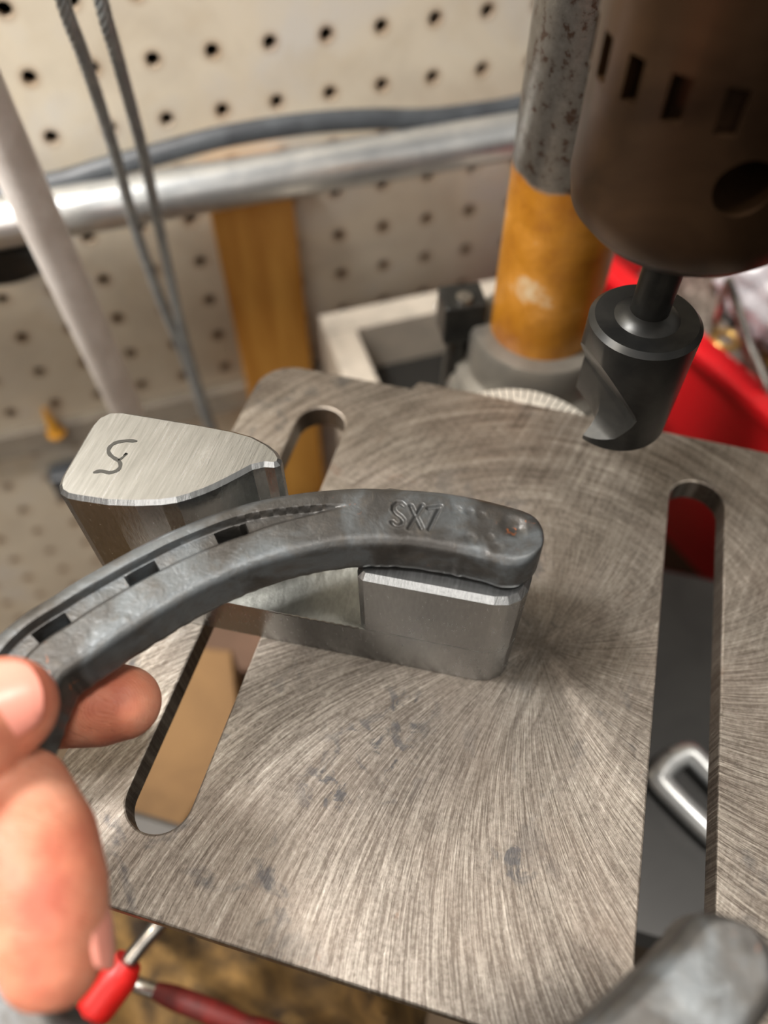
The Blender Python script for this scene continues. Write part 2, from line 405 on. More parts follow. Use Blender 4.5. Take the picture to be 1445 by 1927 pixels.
def rope(pxs, name, label, r=.0015):
    P = smooth_path([wall_pt(x, y, f) for x, y, f in pxs], 14); mb = MB()
    L = [0]
    for i in range(1, len(P)): L.append(L[-1] + (P[i]-P[i-1]).length)
    for k in range(6):
        Q = []
        for i, p in enumerate(P):
            t = (P[min(i+1, len(P)-1)] - P[max(i-1, 0)]).normalized(); x = t.cross(Vector((0, 1, 0))).normalized(); y = t.cross(x)
            a = L[i]/.016*2*PI + k*PI/3; Q.append(p + (x*math.cos(a) + y*math.sin(a))*r)
        mb.tube(Q, r*.62, 8)
    o = obj(name, mb, m_rope); tag(o, label, 'wire rope'); return o
rope([(60, -250, .085), (118, 0, .085), (160, 115, .08), (215, 285, .07), (258, 440, .06), (300, 560, .055), (345, 670, .05), (395, 810, .045), (430, 900, .042), (455, 980, .04)], 'wire_rope', 'grey twisted steel wire rope, left one of the two crossing the pipe')
rope([(140, -250, .085), (190, 0, .085), (225, 125, .08), (268, 285, .07), (300, 430, .06), (335, 590, .055), (362, 690, .05), (402, 812, .045), (440, 905, .042), (465, 985, .04)], 'wire_rope', 'grey twisted steel wire rope, right one of the two crossing the pipe')
a = wall_pt(236, 765, .07); b = wall_pt(-10, 225, .085); d = (a-b)
o = obj('white_rod', MB().tube([b-d*.6, b, a+d*.03, a+d*.044, a+d*.05], [.0078, .0078, .0078, .0068, .0036], 24), m_white); tag(o, 'slanted white painted rod with a rounded lower end, in front of the pegboard', 'rod')
wdt = MB().box((.081, -.009, -.15), (.041, .014, .26)); o = obj('wooden_lath', wdt, m_wood, bevel=.001); o.location = (O[0], O[1], 0); o.rotation_euler = (0, 0, YAW)
tag(o, 'yellow varnished wooden lath hanging upright against the pegboard behind the pipe', 'wood strip')
# small things on the wall
def wallthing(px, py, off): return wall_pt(px, py, off)
p = wall_pt(103, 808, .008); mb = MB()
mb.tube([p + Vector((0, 0, -.002)), p + Vector((0, 0, .004)), p + Vector((0, 0, .018))], [.0042, .0035, .0012], 12); mb.tube([p + Vector((0, 0, -.004)), p + Vector((0, 0, -.002))], .0055, 12)
o = obj('wall_plug', mb, m_gold); tag(o, 'small yellow plastic plug sitting on the grey trim of the pegboard', 'wall plug')
p = wall_pt(125, 905, .01); M_ = Matrix.Translation(p) @ Matrix.Rotation(YAW, 4, 'Z')
mb = MB().box((.008, 0, 0), (.032, .014, .022), M_).box((.01, -.004, -.014), (.02, .008, .016), M_)
o = obj('wall_clip', mb, m_rubber, bevel=.002); tag(o, 'small black clip on the lower pegboard, beside the aluminium block', 'clip')
p = wall_pt(5, 480, .02); mb = MB(); M_ = Matrix.Translation(p) @ Matrix.Rotation(YAW, 4, 'Z') @ Matrix.Rotation(PI/2, 4, 'X')
mb.lathe([(.002, -.01), (.014, -.01), (.0165, -.006), (.0165, .008), (.012, .012), (.002, .012)], seg=32, M=M_ @ Matrix.Diagonal((1.35, .62, 1, 1)))
o = obj('oval_handwheel', mb, m_black_gloss); tag(o, 'dark oval wheel under the pipe at the far left edge', 'wheel')

# pale open tray behind the table
p0 = wall_pt(600, 592, .045); M_ = Matrix.Translation((p0.x, p0.y, p0.z)) @ Matrix.Rotation(YAW, 4, 'Z')
tray = empty('metal_tray', p0, 'pale painted metal tray with a dark floor, on the bench against the pegboard', 'tray')
TL = .135
mb = MB()
mb.prism([(0, 0), (TL, 0), (TL, -.11), (0, -.11)], -.06, -.058, M=M_)
def rim(x0, y0, x1, y1): mb.prism([(x0, y0), (x1, y0), (x1, y1), (x0, y1)], -.055, 0, .001, M=M_)
rim(0, 0, TL, -.016); rim(0, -.094, TL, -.11); rim(0, -.016, .016, -.094); rim(TL-.016, -.016, TL, -.094)
keep(obj('frame', mb, m_lightframe), tray)
mb = MB().prism([(.0165, -.0165), (TL-.0165, -.0165), (TL-.0165, -.0935), (.0165, -.0935)], -.057, -.030, M=M_); keep(obj('tray_floor', mb, m_black_gloss), tray)
for (x, y) in ((.075, -.008), (.062, -.014)):
    q = M_ @ Vector((x, y, .0005)); s_ = MB().lathe([(.0001, -.001), (.0022, -.001), (.0022, .0008), (.0012, .0018), (.0001, .002)], c=q, seg=16); keep(obj('screw', s_, m_steel), tray)
for (x, y) in ((.01, -.01), (TL-.01, -.01), (.01, -.10), (TL-.01, -.10)):
    mb = MB().box((x, y, (BZ - p0.z - .06)/2 + .0005), (.012, .012, -(BZ - p0.z) - .0605), M_); keep(obj('leg', mb, m_lightframe), tray)

# ------------------------------------------------------------------ drill press
AX = (-.004, .230)
press = empty('drill_press', (AX[0], AX[1], BZ), 'bench drill press with slotted steel table, amber stained column and dark keyed chuck', 'drill press')
def pp(name, mb, mat, parent=press, **k): return keep(obj(name, mb, mat, **k), parent)
base = MB(); base.prism([(-.085, .065), (-.075, .05), (.13, .05), (.14, .065), (.14, .24), (.10, .275), (-.06, .275), (-.085, .25)], BZ, BZ+.05, .012)
base.prism([(-.05, .19), (.045, .19), (.045, .275), (-.05, .275)], BZ+.05, BZ+.075, .008)
pp('base', base, m_black_gloss)
pp('column', MB().lathe([(.001, -.345), (.0188, -.345), (.0188, .045), (.0188, .45), (.001, .45)], c=(AX[0], AX[1], 0), seg=64), m_column)
pp('column_collar', MB().lathe([(.0186, -.055), (.0300, -.055), (.0300, -.034), (.0262, -.030), (.0262, -.0155), (.0250, -.013), (.0200, -.0125), (.0186, -.0128)], c=(AX[0], AX[1], 0), seg=64), m_grey)
br = MB(); br.prism([(-.034, .165), (.030, .165), (.029, .222), (.022, .250), (-.004, .262), (-.030, .250), (-.036, .222)], -.100, -.036, .004)
br.prism([(-.030, .085), (.022, .085), (.027, .17), (-.033, .17)], -.060, -.0085, .003)
pp('table_bracket', br, m_grey, bevel=.002)
sc_ = MB().lathe([(.001, -.024), (.0300, -.024), (.0300, -.011), (.0292, -.0100), (.001, -.0100)], c=(-.002, .1635, 0), seg=64)
scale = pp('degree_scale', sc_, m_label)
tk = MB()
for k in range(-12, 13):
    a = PI/2 + k*math.radians(5); L = .004 if k % 3 else .0065
    M_ = Matrix.Translation((-.002, .1635, -.0098)) @ Matrix.Rotation(a, 4, 'Z'); tk.box((.0288 - L/2, 0, 0), (L, .0004, .0003), M_)
keep(obj('tick_marks', tk, m_dark), scale)
# lock bolt beside the collar
lp = at(868, 590, -.012)
lk = MB().box((0, 0, 0), (.016, .014, .017), Matrix.Translation(lp) @ Matrix.Rotation(math.radians(25), 4, 'Z')); lock = pp('clamp_lever', lk, m_black, bevel=.001)
q = lp + Vector((.001, -.003, .0085)); keep(obj('screw', MB().lathe([(.0001, 0), (.003, 0), (.003, .002), (.0001, .0026)], c=q, seg=16), m_steel), lock)
keep(obj('lever_shaft', MB().tube([lp + Vector((0, 0, -.008)), lp + Vector((-.002, .002, -.06)), lp + Vector((-.003, .01, -.12))], .005, 16), m_black), lock)
# slotted table
def rrect(x0, y0, x1, y1, r, n=6):
    out = []
    rs = r if isinstance(r, (list, tuple)) else [r]*4
    for (cx_, cy_, a0), rr in zip(((x1, y1, 0), (x0, y1, 90), (x0, y0, 180), (x1, y0, 270)), rs):
        sx = 1 if cx_ == x1 else -1; sy = 1 if cy_ == y1 else -1
        for k in range(n+1):
            a = math.radians(a0 + 90*k/n); out.append((cx_ - sx*rr + rr*math.cos(a), cy_ - sy*rr + rr*math.sin(a)))
    return out
outl = [(-.038, .1776), (-.0400, .1736)] + rrect(-.0895, .0100, .0790, .1736, [.002, .012, .004, .004], 6)[7:] + [(.0790, .1700), (.0765, .1752)]
outl = [(x, y) for x, y in outl]
tb = MB().prism(outl, -.008, 0)
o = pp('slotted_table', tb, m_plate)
def slot(x0, x1, y0, y1):
    r = (x1-x0)/2; c_ = (x0+x1)/2; o_ = []
    for k in range(25): a = math.radians(180*k/24); o_.append((c_ + r*math.cos(a), y1 - r + r*math.sin(a)))
    for k in range(25): a = math.radians(180 + 180*k/24); o_.append((c_ + r*math.cos(a), y0 + r + r*math.sin(a)))
    return MB().prism(o_, -.02, .01)
carve(o, [slot(-.0711, -.0557, .0256, .1582), slot(.0433, .0588, .022, .1582)])
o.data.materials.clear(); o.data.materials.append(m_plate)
b = o.modifiers.new('bevel', 'BEVEL'); b.width = .0005; b.segments = 2; b.limit_method = 'ANGLE'; b.angle_limit = math.radians(50)
# chuck
KX, KY = .0205, .1495
r0 = .0238
prof = [(.003, .0860), (.0120, .0860), (.0195, .0880), (.0228, .0915), (r0, .0965), (r0, .1150), (r0+.0004, .1165), (r0+.0004, .160), (r0, .165), (r0, .190), (.018, .196), (.010, .197), (.010, .26), (.003, .26)]
ck = MB().lathe(prof, c=(KX, KY, 0), seg=96)
chuck = obj('chuck', ck, m_chuck)
cuts = []
for k in range(18):
    a = 2*PI*k/18 + .12; M_ = Matrix.Translation((KX, KY, .1205)) @ Matrix.Rotation(a, 4, 'Z')
    cuts.append(MB().prism([(r0-.003, -.0017), (r0+.004, -.0017), (r0+.004, .0017), (r0-.003, .0017)], -.0036, .0036, M=M_))
kh = at(1400, 335, .1)  # key hole direction
ang = -math.radians(78)
for da in (0, 2*PI/3, -2*PI/3):
    M_ = Matrix.Translation((KX, KY, .1085)) @ Matrix.Rotation(ang+da, 4, 'Z') @ Matrix.Rotation(PI/2, 4, 'Y')
    cuts.append(MB().lathe([(.001, .010), (.0050, .010), (.0050, .03), (.001, .03)], seg=24, M=M_))
carve(chuck, cuts); chuck.data.materials.clear(); chuck.data.materials.append(m_chuck)
try: chuck.data.set_sharp_from_angle(angle=math.radians(40))
except Exception: pass
keep(chuck, press)
jw = MB()
for k in range(3):
    a = 2*PI*k/3 + .5; M_ = Matrix.Translation((KX, KY, 0)) @ Matrix.Rotation(a, 4, 'Z')
    jw.prism([(.0046, -.002), (.008, -.0035), (.0085, 0), (.008, .0035), (.0046, .002)], .083, .095, .0008, .0008, M=M_)
keep(obj('jaws', jw, m_black), chuck)
# press head above the frame, carrying the spindle
hd = MB(); hd.prism([(-.035, .115), (.060, .115), (.060, .20), (.04, .275), (-.045, .275), (-.045, .20)], .26, .27, .01, .01); hd.prism([(-.10, .10), (-.07, .085), (.08, .085), (.11, .10), (.12, .36), (.05, .40), (-.05, .36), (-.10, .30)], .27, .48, .01, .01); pp('head', hd, m_black_gloss)

# cutter in the chuck
ct = MB().lathe([(.001, .0302), (.0130, .0302), (.0130, .0610), (.0118, .0622), (.0075, .0625), (.0060, .0640), (.0044, .0645), (.0044, .090), (.001, .090)], c=(KX, KY, 0), seg=64)
cutter = obj('step_cutter', ct, m_black)
# V notch ground into the left flank
e = Vector((-.80, -.60, 0)).normalized(); tq = Vector((-e.y, e.x, 0))
Mn = Matrix(((e.x, tq.x, 0, KX), (e.y, tq.y, 0, KY), (0, 0, 1, 0), (0, 0, 0, 1)))
prf = [(.0132, .0560), (.0050, .0430), (.0042, .0412), (.0048, .0390), (.0075, .0345), (.0120, .0316), (.0130, .0308), (.020, .0300), (.020, .0560)]
vs = [Mn @ Vector((a_, s_*.02, z_)) for s_ in (-1, 1) for a_, z_ in prf]; n_p = len(prf)
cm = MB().add(vs, [tuple(range(n_p)), tuple(reversed(range(n_p, 2*n_p)))] + [(i, n_p+i, n_p+(i+1) % n_p, (i+1) % n_p) for i in range(n_p)])
cB = MB().prism([(.0125, .0046), (.0095, .0032), (.0070, .0015), (.0054, -.001), (.0046, -.004), (.0044, -.014), (.02, -.014), (.02, .0046)], .028, .0425, M=Mn)
carve(cutter, [cm, cB]); cutter.data.materials.clear(); cutter.data.materials.append(m_black)
try: cutter.data.set_sharp_from_angle(angle=math.radians(35))
except Exception: pass
tag(cutter, 'black cylindrical cutter with a notch ground in its left side, held in the chuck', 'cutter')

# ------------------------------------------------------------------ aluminium block with two posts
ex = Vector((56.6, 2.9, 0)).normalized(); ey = Vector((-ex.y, ex.x, 0))
MA = Matrix(((ex.x, ey.x, 0, -.05493), (ex.y, ey.y, 0, .07727), (0, 0, 1, 0.00005), (0, 0, 0, 1)))
mm = .001
block = empty('forming_block', MA @ Vector((.01, .012, 0)), 'bright machined aluminium block with two unequal posts, the taller one marked S', 'metal block')
TZ = 50.8*mm
post = [(-39.3, 2.6), (-38.2, .9), (-36.2, .1), (-34, 0), (-27, .25), (-21.4, 1.2), (-16.1, 2.6), (-13, 3.9), (-10.5, 5.5), (-8.2, 7.3), (-6.2, 9.1), (-4.4, 11), (-2.4, 13.2), (-.3, 15.6),
        (2, 16.9), (4.2, 17.2), (5.3, 18.0), (5.2, 19.6), (3.6, 21.4), (1, 23.0), (-3.2, 24.6), (-8, 25.2), (-15, 25.4), (-34.6, 25.4), (-37.4, 24.6), (-39.2, 22.6), (-39.8, 20), (-39.8, 5)]
post = [(x*mm, y*mm) for x, y in post]
keep(obj('tall_post', MB().prism(post, 0, TZ, .0009, .0003, M=MA), m_alu), block)
rp = [(25.9, 2.2), (26.3, .8), (27.6, 0), (50, 0), (55.5, 0), (58.6, .7), (61.0, 2.4), (62.2, 5.0), (62.6, 8), (62.6, 20), (61.5, 23.5), (58, 25.4), (28, 25.4), (25.9, 24)]
rp = [(x*mm, y*mm) for x, y in rp]
keep(obj('short_post', MB().prism(rp, .0162, .0400, .0013, 0, M=MA), m_alu), block)
bb = [(-20, .0), (55.5, 0), (58.6, .7), (61.0, 2.4), (62.2, 5.0), (62.6, 8), (62.6, 20), (61.5, 23.5), (58, 25.4), (-20, 25.4)]
bar = keep(obj('base_bar', MB().prism([(x*mm, y*mm) for x, y in bb], 0, .0160, 0, .0003, M=MA), m_alu), block)
bar.data.materials.append(m_alu_dull)
for p_ in bar.data.polygons: p_.material_index = 1 if p_.normal.z > .9 else 0
# bright burr line on the bridge's front edge
mb = MB().tube([MA @ Vector((x*mm, -.0001 + .0001*math.sin(x*3), .01605)) for x in np.linspace(4, 26, 40)], .00025, 6)
keep(obj('edge_burr', mb, m_steel), block)
# marker S on the tall post
def ribbon(pxs, z, w, h=.00006):
    P = smooth_path([at(x, y, z) for x, y in pxs], 6); mb = MB(); L = []; n = len(P)
    for i, p in enumerate(P):
        t = (P[min(i+1, n-1)] - P[max(i-1, 0)]).normalized(); s_ = Vector((-t.y, t.x, 0)); ww = w[0] + (w[1]-w[0])*abs(math.sin(i*.35+.5)) 
        ww *= min(1, .45 + min(i, n-1-i)*.2)
        L += [p + s_*ww/2, p - s_*ww/2]
    L2 = [v_ - Vector((0, 0, h)) for v_ in L]
    fs = [(2*i, 2*i+1, 2*i+3, 2*i+2) for i in range(n-1)]
    mb.add(L, fs); mb.add(L2, fs); return mb
zz = TZ + .00012
mk = ribbon([(258, 830), (240, 829), (220, 832), (209, 838), (204, 846), (206, 854), (214, 861), (222, 866), (226, 872), (225, 880), (218, 886), (205, 889), (190, 885 + 1), (175, 889)], zz, (.0007, .0009))
k2 = ribbon([(222, 866), (230, 861), (238, 853), (232, 857)], zz, (.0004, .0006)); mk.add(k2.v, k2.f)
mkx = [(258, 830), (238, 829), (220, 832), (209, 838), (205, 846), (208, 854), (215, 860), (222, 866), (227, 872), (226, 880), (218, 885.5), (204, 886), (190, 887.5), (174, 889)]
keep(obj('marker_letter', mk, m_ink), block)
# ------------------------------------------------------------------ horseshoe
Maxis = np.array([.0243, .0610]); aa = np.array([-.880, -.4745]); aa /= np.linalg.norm(aa); tt = np.array([aa[1], -aa[0]]);
if tt @ np.array([-.4745, .88]) < 0: tt = -tt
cl = [(-1, 91.2, 7.5), (-11.5, 91.3, 7.6), (-21.9, 90.0, 7.4), (-33.5, 86.9, 7.6), (-44.7, 81.6, 8.0), (-53, 76, 8.3), (-62, 67.5, 8.5), (-69, 59, 8.7), (-75.1, 50.4, 8.8), (-80.5, 40.7, 8.8)]
loc = [((np.array([x, y])*mm - Maxis) @ aa, (np.array([x, y])*mm - Maxis) @ tt, w*mm) for x, y, w in cl]
tip = np.array([7.6, 90.0])*mm - Maxis; loc = [(tip @ aa, tip @ tt, 7.6*mm)] + loc
loc += [(.1073, .0200, .0089), (.1112, .0095, .009), (.1125, 0, .009)]
full = loc + [(s_, -t_, w_) for s_, t_, w_ in reversed(loc[:-1])]
full = smooth_path([Vector(p_) for p_ in full], 12)
C2 = np.array([Maxis + aa*p_[0] + tt*p_[1] for p_ in full]); _k = np.clip(-np.array([p_[1] for p_ in full])/.034, 0, 1)[:, None]*np.clip((.1125-np.array([p_[0] for p_ in full]))/.11, 0, 1)[:, None]; C2 = C2 + _k*np.array([[.0085, -.0006]]); W2 = np.array([p_[2] for p_ in full])
Ls = np.concatenate([[0], np.cumsum(np.linalg.norm(np.diff(C2, axis=0), axis=1))]); LT = Ls[-1]
def dens():
    u_ = [0]; 
    while u_[-1] < LT:
        l = u_[-1]; e_ = min(l, LT-l); st = .00012 if e_ < .002 else (.00022 if l < .13 else .0009)
        if l >= .13 and e_ < .02: st = .0004
        if e_ < .002: st = .00015
        u_.append(l + st)
    u_[-1] = LT; return np.array(u_)
lu = dens()
cx_ = np.interp(lu, Ls, C2[:, 0]); cy_ = np.interp(lu, Ls, C2[:, 1]); ww = np.interp(lu, Ls, W2)
k_ = np.ones(5)/5
tx = np.gradient(cx_, lu); ty = np.gradient(cy_, lu); nl = np.hypot(tx, ty); tx /= nl; ty /= nl
tx = np.interp(lu, Ls, np.interp(Ls, lu, tx)); ty = np.interp(lu, Ls, np.interp(Ls, lu, ty))
ox, oy = -ty, tx       # outward normal candidate
cen = C2.mean(0); i0 = len(lu)//4
if (ox[i0]*(cx_[i0]-cen[0]) + oy[i0]*(cy_[i0]-cen[1])) < 0: ox, oy = -ox, -oy
ee = np.minimum(lu, LT - lu); RR = .0072
hw = ww*np.sqrt(np.clip(1 - np.clip(1 - ee/RR, 0, 1)**2.3, 0.0004, 1))
ZT, ZB = .0500, .0405
vv = np.linspace(-1, 1, 73)
X = cx_[:, None] + ox[:, None]*hw[:, None]*vv[None]; Y = cy_[:, None] + oy[:, None]*hw[:, None]*vv[None]
Z = np.full_like(X, ZT)
dist_out = (1 - vv[None])*hw[:, None]; dist_in = (1 + vv[None])*hw[:, None]
def rnd(d_, r_, amp): q_ = np.clip(1 - d_/r_, 0, 1); return amp*(1 - np.sqrt(np.clip(1 - q_*q_, 0, 1)))
Z -= rnd(dist_out, .0030, .0024) + rnd(dist_in, .0026, .0022)
Lg = lu[:, None] + 0*X
# distance across the web from the outer edge in mm
dm = dist_out / mm
l_tip = .0405
wtap = np.clip((Lg - l_tip)/.022, 0, 1)*np.clip((LT - .0405 - Lg)/.022, 0, 1)
cm_ = 5.6 + .6*wtap; e0 = cm_ - .3 - 2.1*wtap; e1 = cm_ + .5 + 2.1*wtap     # fullering groove: steep on the outer side, ramping up on the inner side
prof_ = np.clip((dm - e0)/.45, 0, 1)*np.clip((e1 + .3 - dm)/1.5, 0, 1)
Z -= .0018*prof_*np.where((Lg > l_tip) & (Lg < LT - l_tip), np.clip(wtap*3, 0, 1), 0)
def l_of(px, py):
    p_ = at(px, py, .0485); i_ = np.argmin((cx_ - p_.x)**2 + (cy_ - p_.y)**2); return lu[i_]
holes = [l_of(436, 1001), l_of(262, 1069), l_of(98, 1178)]
holes.append(holes[-1] + (holes[-1]-holes[-2])*.95)
holes += [LT - h_ for h_ in holes]
for h_ in holes:
    a_ = np.abs(Lg - h_)/.0031; b_ = np.abs(dm - 6.2)/1.3
    inside = np.clip((1.06 - np.maximum(a_, b_))/.10, 0, 1)
    Z = np.where(inside > 0, Z - .0048*inside, Z)
# stamped characters SX7 and dents
def strokes():
    def q(pts): return [at(600 + x/2.89, 860 + y/2.89, .05) for x, y in pts]
    return [q([(462, 262), (447, 248), (425, 246), (406, 262), (404, 284), (420, 305), (444, 322), (460, 342), (456, 362), (432, 371), (410, 366), (398, 352)]),
            q([(500, 264), (560, 388)]), q([(563, 262), (490, 384)]), q([(594, 278), (662, 268)]), q([(662, 268), (636, 315), (600, 392)])]
D = np.full_like(X, 9.)
for st in strokes():
    for a_, b_ in zip(st[:-1], st[1:]):
        ab = np.array([b_.x-a_.x, b_.y-a_.y]); L2 = ab @ ab
        t_ = np.clip(((X-a_.x)*ab[0] + (Y-a_.y)*ab[1])/L2, 0, 1)
        D = np.minimum(D, np.hypot(X - a_.x - t_*ab[0], Y - a_.y - t_*ab[1]))
Z -= .00065*np.exp(-(D/.00038)**4); Z += .00006*np.exp(-((D-.0007)/.0002)**2)
for px_, py_, r_, dd in [(965, 988, .0022, .0009), (975, 1000, .0016, .0006), (858, 959, .0012, .00035), (884, 962, .0009, .0003), (905, 968, .0009, .0003), (885, 1012, .0012, .0004), (905, 1040, .0016, .00035), (922, 1010, .0009, .0003), (1000, 975, .0019, -.0003), (760, 1000, .0015, .0002), (935, 1030, .0013, .0003)]:
    p_ = at(px_, py_, .05); Z -= dd*np.exp(-(((X-p_.x)**2 + (Y-p_.y)**2)/r_**2)**2)*.6
# gentle forging unevenness
Z += .00006*np.sin(X*420 + Y*190)*np.sin(Y*310 + 1) 
nu_, nv_ = X.shape
verts = np.stack([X, Y, Z], -1).reshape(-1, 3).tolist()
idx = lambda i_, j_: i_*nv_ + j_
faces = [(idx(i_, j_), idx(i_+1, j_), idx(i_+1, j_+1), idx(i_, j_+1)) for i_ in range(nu_-1) for j_ in range(nv_-1)]
def ring(vs_, zz_, ex_=0.):
    b_ = len(verts); rag = .00012*np.sin(lu*1130+2*np.sin(lu*371))*np.sin(lu*433+1) if ex_ else 0*lu
    for i_ in range(nu_):
        w_ = hw[i_]*vs_ + (ex_ if vs_ > 0 else -ex_)*min(1, hw[i_]/.004) + (rag[i_] if vs_ < 0 else 0)
        verts.append([cx_[i_] + ox[i_]*w_, cy_[i_] + oy[i_]*w_, zz_])
    return b_
zo = [(.0440, .0002), (.0412, .0001), (ZB, -.0006)]
prev = [idx(i_, nv_-1) for i_ in range(nu_)]
for z_, e_ in zo:
    b_ = ring(1, z_, e_); cur = [b_+i_ for i_ in range(nu_)]; faces += [(prev[i_], prev[i_+1], cur[i_+1], cur[i_]) for i_ in range(nu_-1)]; prev = cur
pout = prev; prev = [idx(i_, 0) for i_ in range(nu_)]
for z_, e_ in [(.0445, .0001), (.0425, .0005), (.0412, .0003), (ZB, -.0006)]:
    b_ = ring(-1, z_, e_); cur = [b_+i_ for i_ in range(nu_)]; faces += [(prev[i_+1], prev[i_], cur[i_], cur[i_+1]) for i_ in range(nu_-1)]; prev = cur
faces += [(pout[i_], pout[i_+1], prev[i_+1], prev[i_]) for i_ in range(nu_-1)]
mb = MB(); mb.add(verts, faces, True)
shoe = obj('horseshoe', mb, m_shoe, angle=60)
tag(shoe, 'dark grey steel horseshoe stamped SX7, its heel resting on the aluminium block', 'horseshoe')

# ------------------------------------------------------------------ hand
hand = empty('hand', at(-380, 1620, .05), "hand pinching the horseshoe between thumb and index finger, other fingers curled", 'hand')
sk = MB()
def chain(pts): sk.capsule([at(x, y, z) for x, y, z, r in pts], [r for *_, r in pts], 24)
chain([(8, 1332, .0605, .0085), (-35, 1350, .0610, .0100), (-100, 1380, .0630, .0100), (-190, 1450, .066, .0100), (-300, 1540, .068, .0118), (-420, 1690, .060, .0150)])
chain([(232, 1322, .0290, .0078), (200, 1323, .0285, .0088), (120, 1325, .0275, .0090), (20, 1340, .0265, .0088), (-60, 1370, .0270, .0092), (-220, 1440, .032, .0098), (-330, 1520, .040, .0115), (-440, 1600, .046, .0125)])
chain([(98, 1800, .0480, .0078), (92, 1760, .0490, .0088), (84, 1690, .0500, .0096), (62, 1600, .0500, .0102), (22, 1520, .0480, .0104), (-60, 1500, .0440, .0104), (-200, 1560, .044, .0115), (-400, 1660, .048, .013)])
chain([(50, 1965, .0380, .0076), (22, 1925, .0385, .0084), (-30, 1850, .0390, .0092), (-100, 1790, .0390, .0094), (-220, 1740, .041, .0105), (-420, 1740, .046, .0125)])
chain([(-60, 2010, .0330, .0070), (-110, 1960, .0340, .0078), (-200, 1890, .035, .0084), (-300, 1850, .038, .0095), (-430, 1820, .045, .0115)])
chain([(-330, 1560, .050, .013), (-470, 1660, .052, .018), (-640, 1800, .050, .022), (-900, 1950, .045, .025)])
chain([(-400, 1750, .050, .013), (-520, 1780, .052, .018), (-700, 1880, .050, .022), (-930, 2000, .045, .025)])
body = obj('fingers_and_palm', sk, m_skin)
rm = body.modifiers.new('r', 'REMESH'); rm.mode = 'VOXEL'; rm.voxel_size = .0007; rm.use_smooth_shade = True
s_ = body.modifiers.new('s', 'SMOOTH'); s_.iterations = 14; s_.factor = .6
bake(body); keep(body, hand)
def nail(center, ax, up, length, width, rad, thick=.0006):
    ax = ax.normalized(); up = (up - ax*up.dot(ax)).normalized(); side = ax.cross(up); mb = MB(); n1, n2 = 14, 14; vs = []
    for t_ in (0, 1):
        for i in range(n1+1):
            for j in range(n2+1):
                a_ = (i/n1 - .5); b_ = (j/n2 - .5)
                wv = width*(1 - .25*max(0, a_*2)**3 if a_ > 0 else 1 - .18*(-a_*2)**2)
                ex_ = length*a_ + (length*.10*(1 - (2*b_)**2) if a_ > .3 else 0)
                th_ = b_*wv/rad; drop = 0.0009*(2*a_)**2
                vs.append(center + ax*ex_ + side*rad*math.sin(th_) + up*(rad*(math.cos(th_)-1) - t_*thick - drop))
    K = (n1+1)*(n2+1); fs = []
    for i in range(n1):
        for j in range(n2):
            q = i*(n2+1)+j; fs.append((q, q+1, q+n2+2, q+n2+1)); fs.append((K+q, K+q+n2+1, K+q+n2+2, K+q+1))
    bd = [i*(n2+1) for i in range(n1+1)] + [n1*(n2+1)+j for j in range(1, n2+1)] + [i*(n2+1)+n2 for i in reversed(range(n1))] + [j for j in reversed(range(1, n2))]
    for i in range(len(bd)): a_, b_ = bd[i], bd[(i+1) % len(bd)]; fs.append((a_, b_, K+b_, K+a_))
    mb.add(vs, fs, True); return mb
a_ = at(8, 1332, .0605); b_ = at(-84, 1364, .0620)
upc = Vector(CAM) - a_; upn = (upc.normalized() + Vector((0, 0, .3))).normalized()
cn = at(-28, 1340, .0605) + upn*.0097
keep(obj('nail', nail(cn, a_-b_, upn, .0150, .0140, .0088), m_nail, angle=60), hand)
a_ = at(112, 1815, .048); b_ = at(92, 1690, .050); cn = at(90, 1725, .0485)
dr = (Vector((1, .30, -.05))).normalized(); keep(obj('nail', nail(cn + dr*.0094, a_-b_, dr, .0120, .0100, .0080), m_nail, angle=60), hand)
a_ = at(60, 1935, .038); b_ = at(-30, 1850, .039); cn = at(38, 1955, .038)
dr = Vector((.8, -.2, .35)).normalized(); keep(obj('nail', nail(cn + dr*.0078, a_-b_, dr, .0110, .0100, .0078), m_nail, angle=60), hand)

# ------------------------------------------------------------------ red bin with hardware
zr = -.08; A_ = Vector((.004, .392, zr)); B_ = Vector((.170, .222, zr)); du = (B_-A_).normalized(); dn = Vector((-du.y, du.x, 0))
if dn.y < 0: dn = -dn
LW = (B_-A_).length; WW = .150; H_ = .165
def bp(u_, v_, z_): return A_ + du*u_ + dn*v_ + Vector((0, 0, z_))
def hexa(mb, a8): mb.add(a8, [(0,1,2,3),(7,6,5,4),(0,4,5,1),(1,5,6,2),(2,6,7,3),(3,7,4,0)])
rbin = empty('storage_bin', bp(LW/2, WW/2, -H_), 'bright red plastic storage bin full of loose hardware, behind the drill press table', 'bin')
mb = MB(); t_ = .003; k_ = .02
def wall4(u0, v0, u1, v1, iu, iv, ):  # a side wall between two corners, inset at the bottom
    pass
top = [(0, 0), (LW, 0), (LW, WW), (0, WW)]; bot = [(k_, k_), (LW-k_, k_), (LW-k_, WW-k_), (k_, WW-k_)]
def insetc(c, d_): 
    mx = sum(p[0] for p in c)/4; my = sum(p[1] for p in c)/4
    return [(p[0] + (d_ if p[0] < mx else -d_), p[1] + (d_ if p[1] < my else -d_)) for p in c]
T1, B1, T2, B2 = top, bot, insetc(top, t_), insetc(bot, t_)
vs = [bp(*p, 0) for p in T1] + [bp(*p, -H_) for p in B1] + [bp(*p, 0) for p in T2] + [bp(*p, -H_+t_) for p in B2]
fs = []
for i in range(4):
    j = (i+1) % 4; fs += [(i, j, 4+j, 4+i), (8+i, 12+i, 12+j, 8+j), (i, 8+i, 8+j, j)]
fs += [(4, 5, 6, 7), (12, 15, 14, 13)]
mb.add(vs, fs); keep(obj('bin_body', mb, m_red, bevel=.001), rbin)
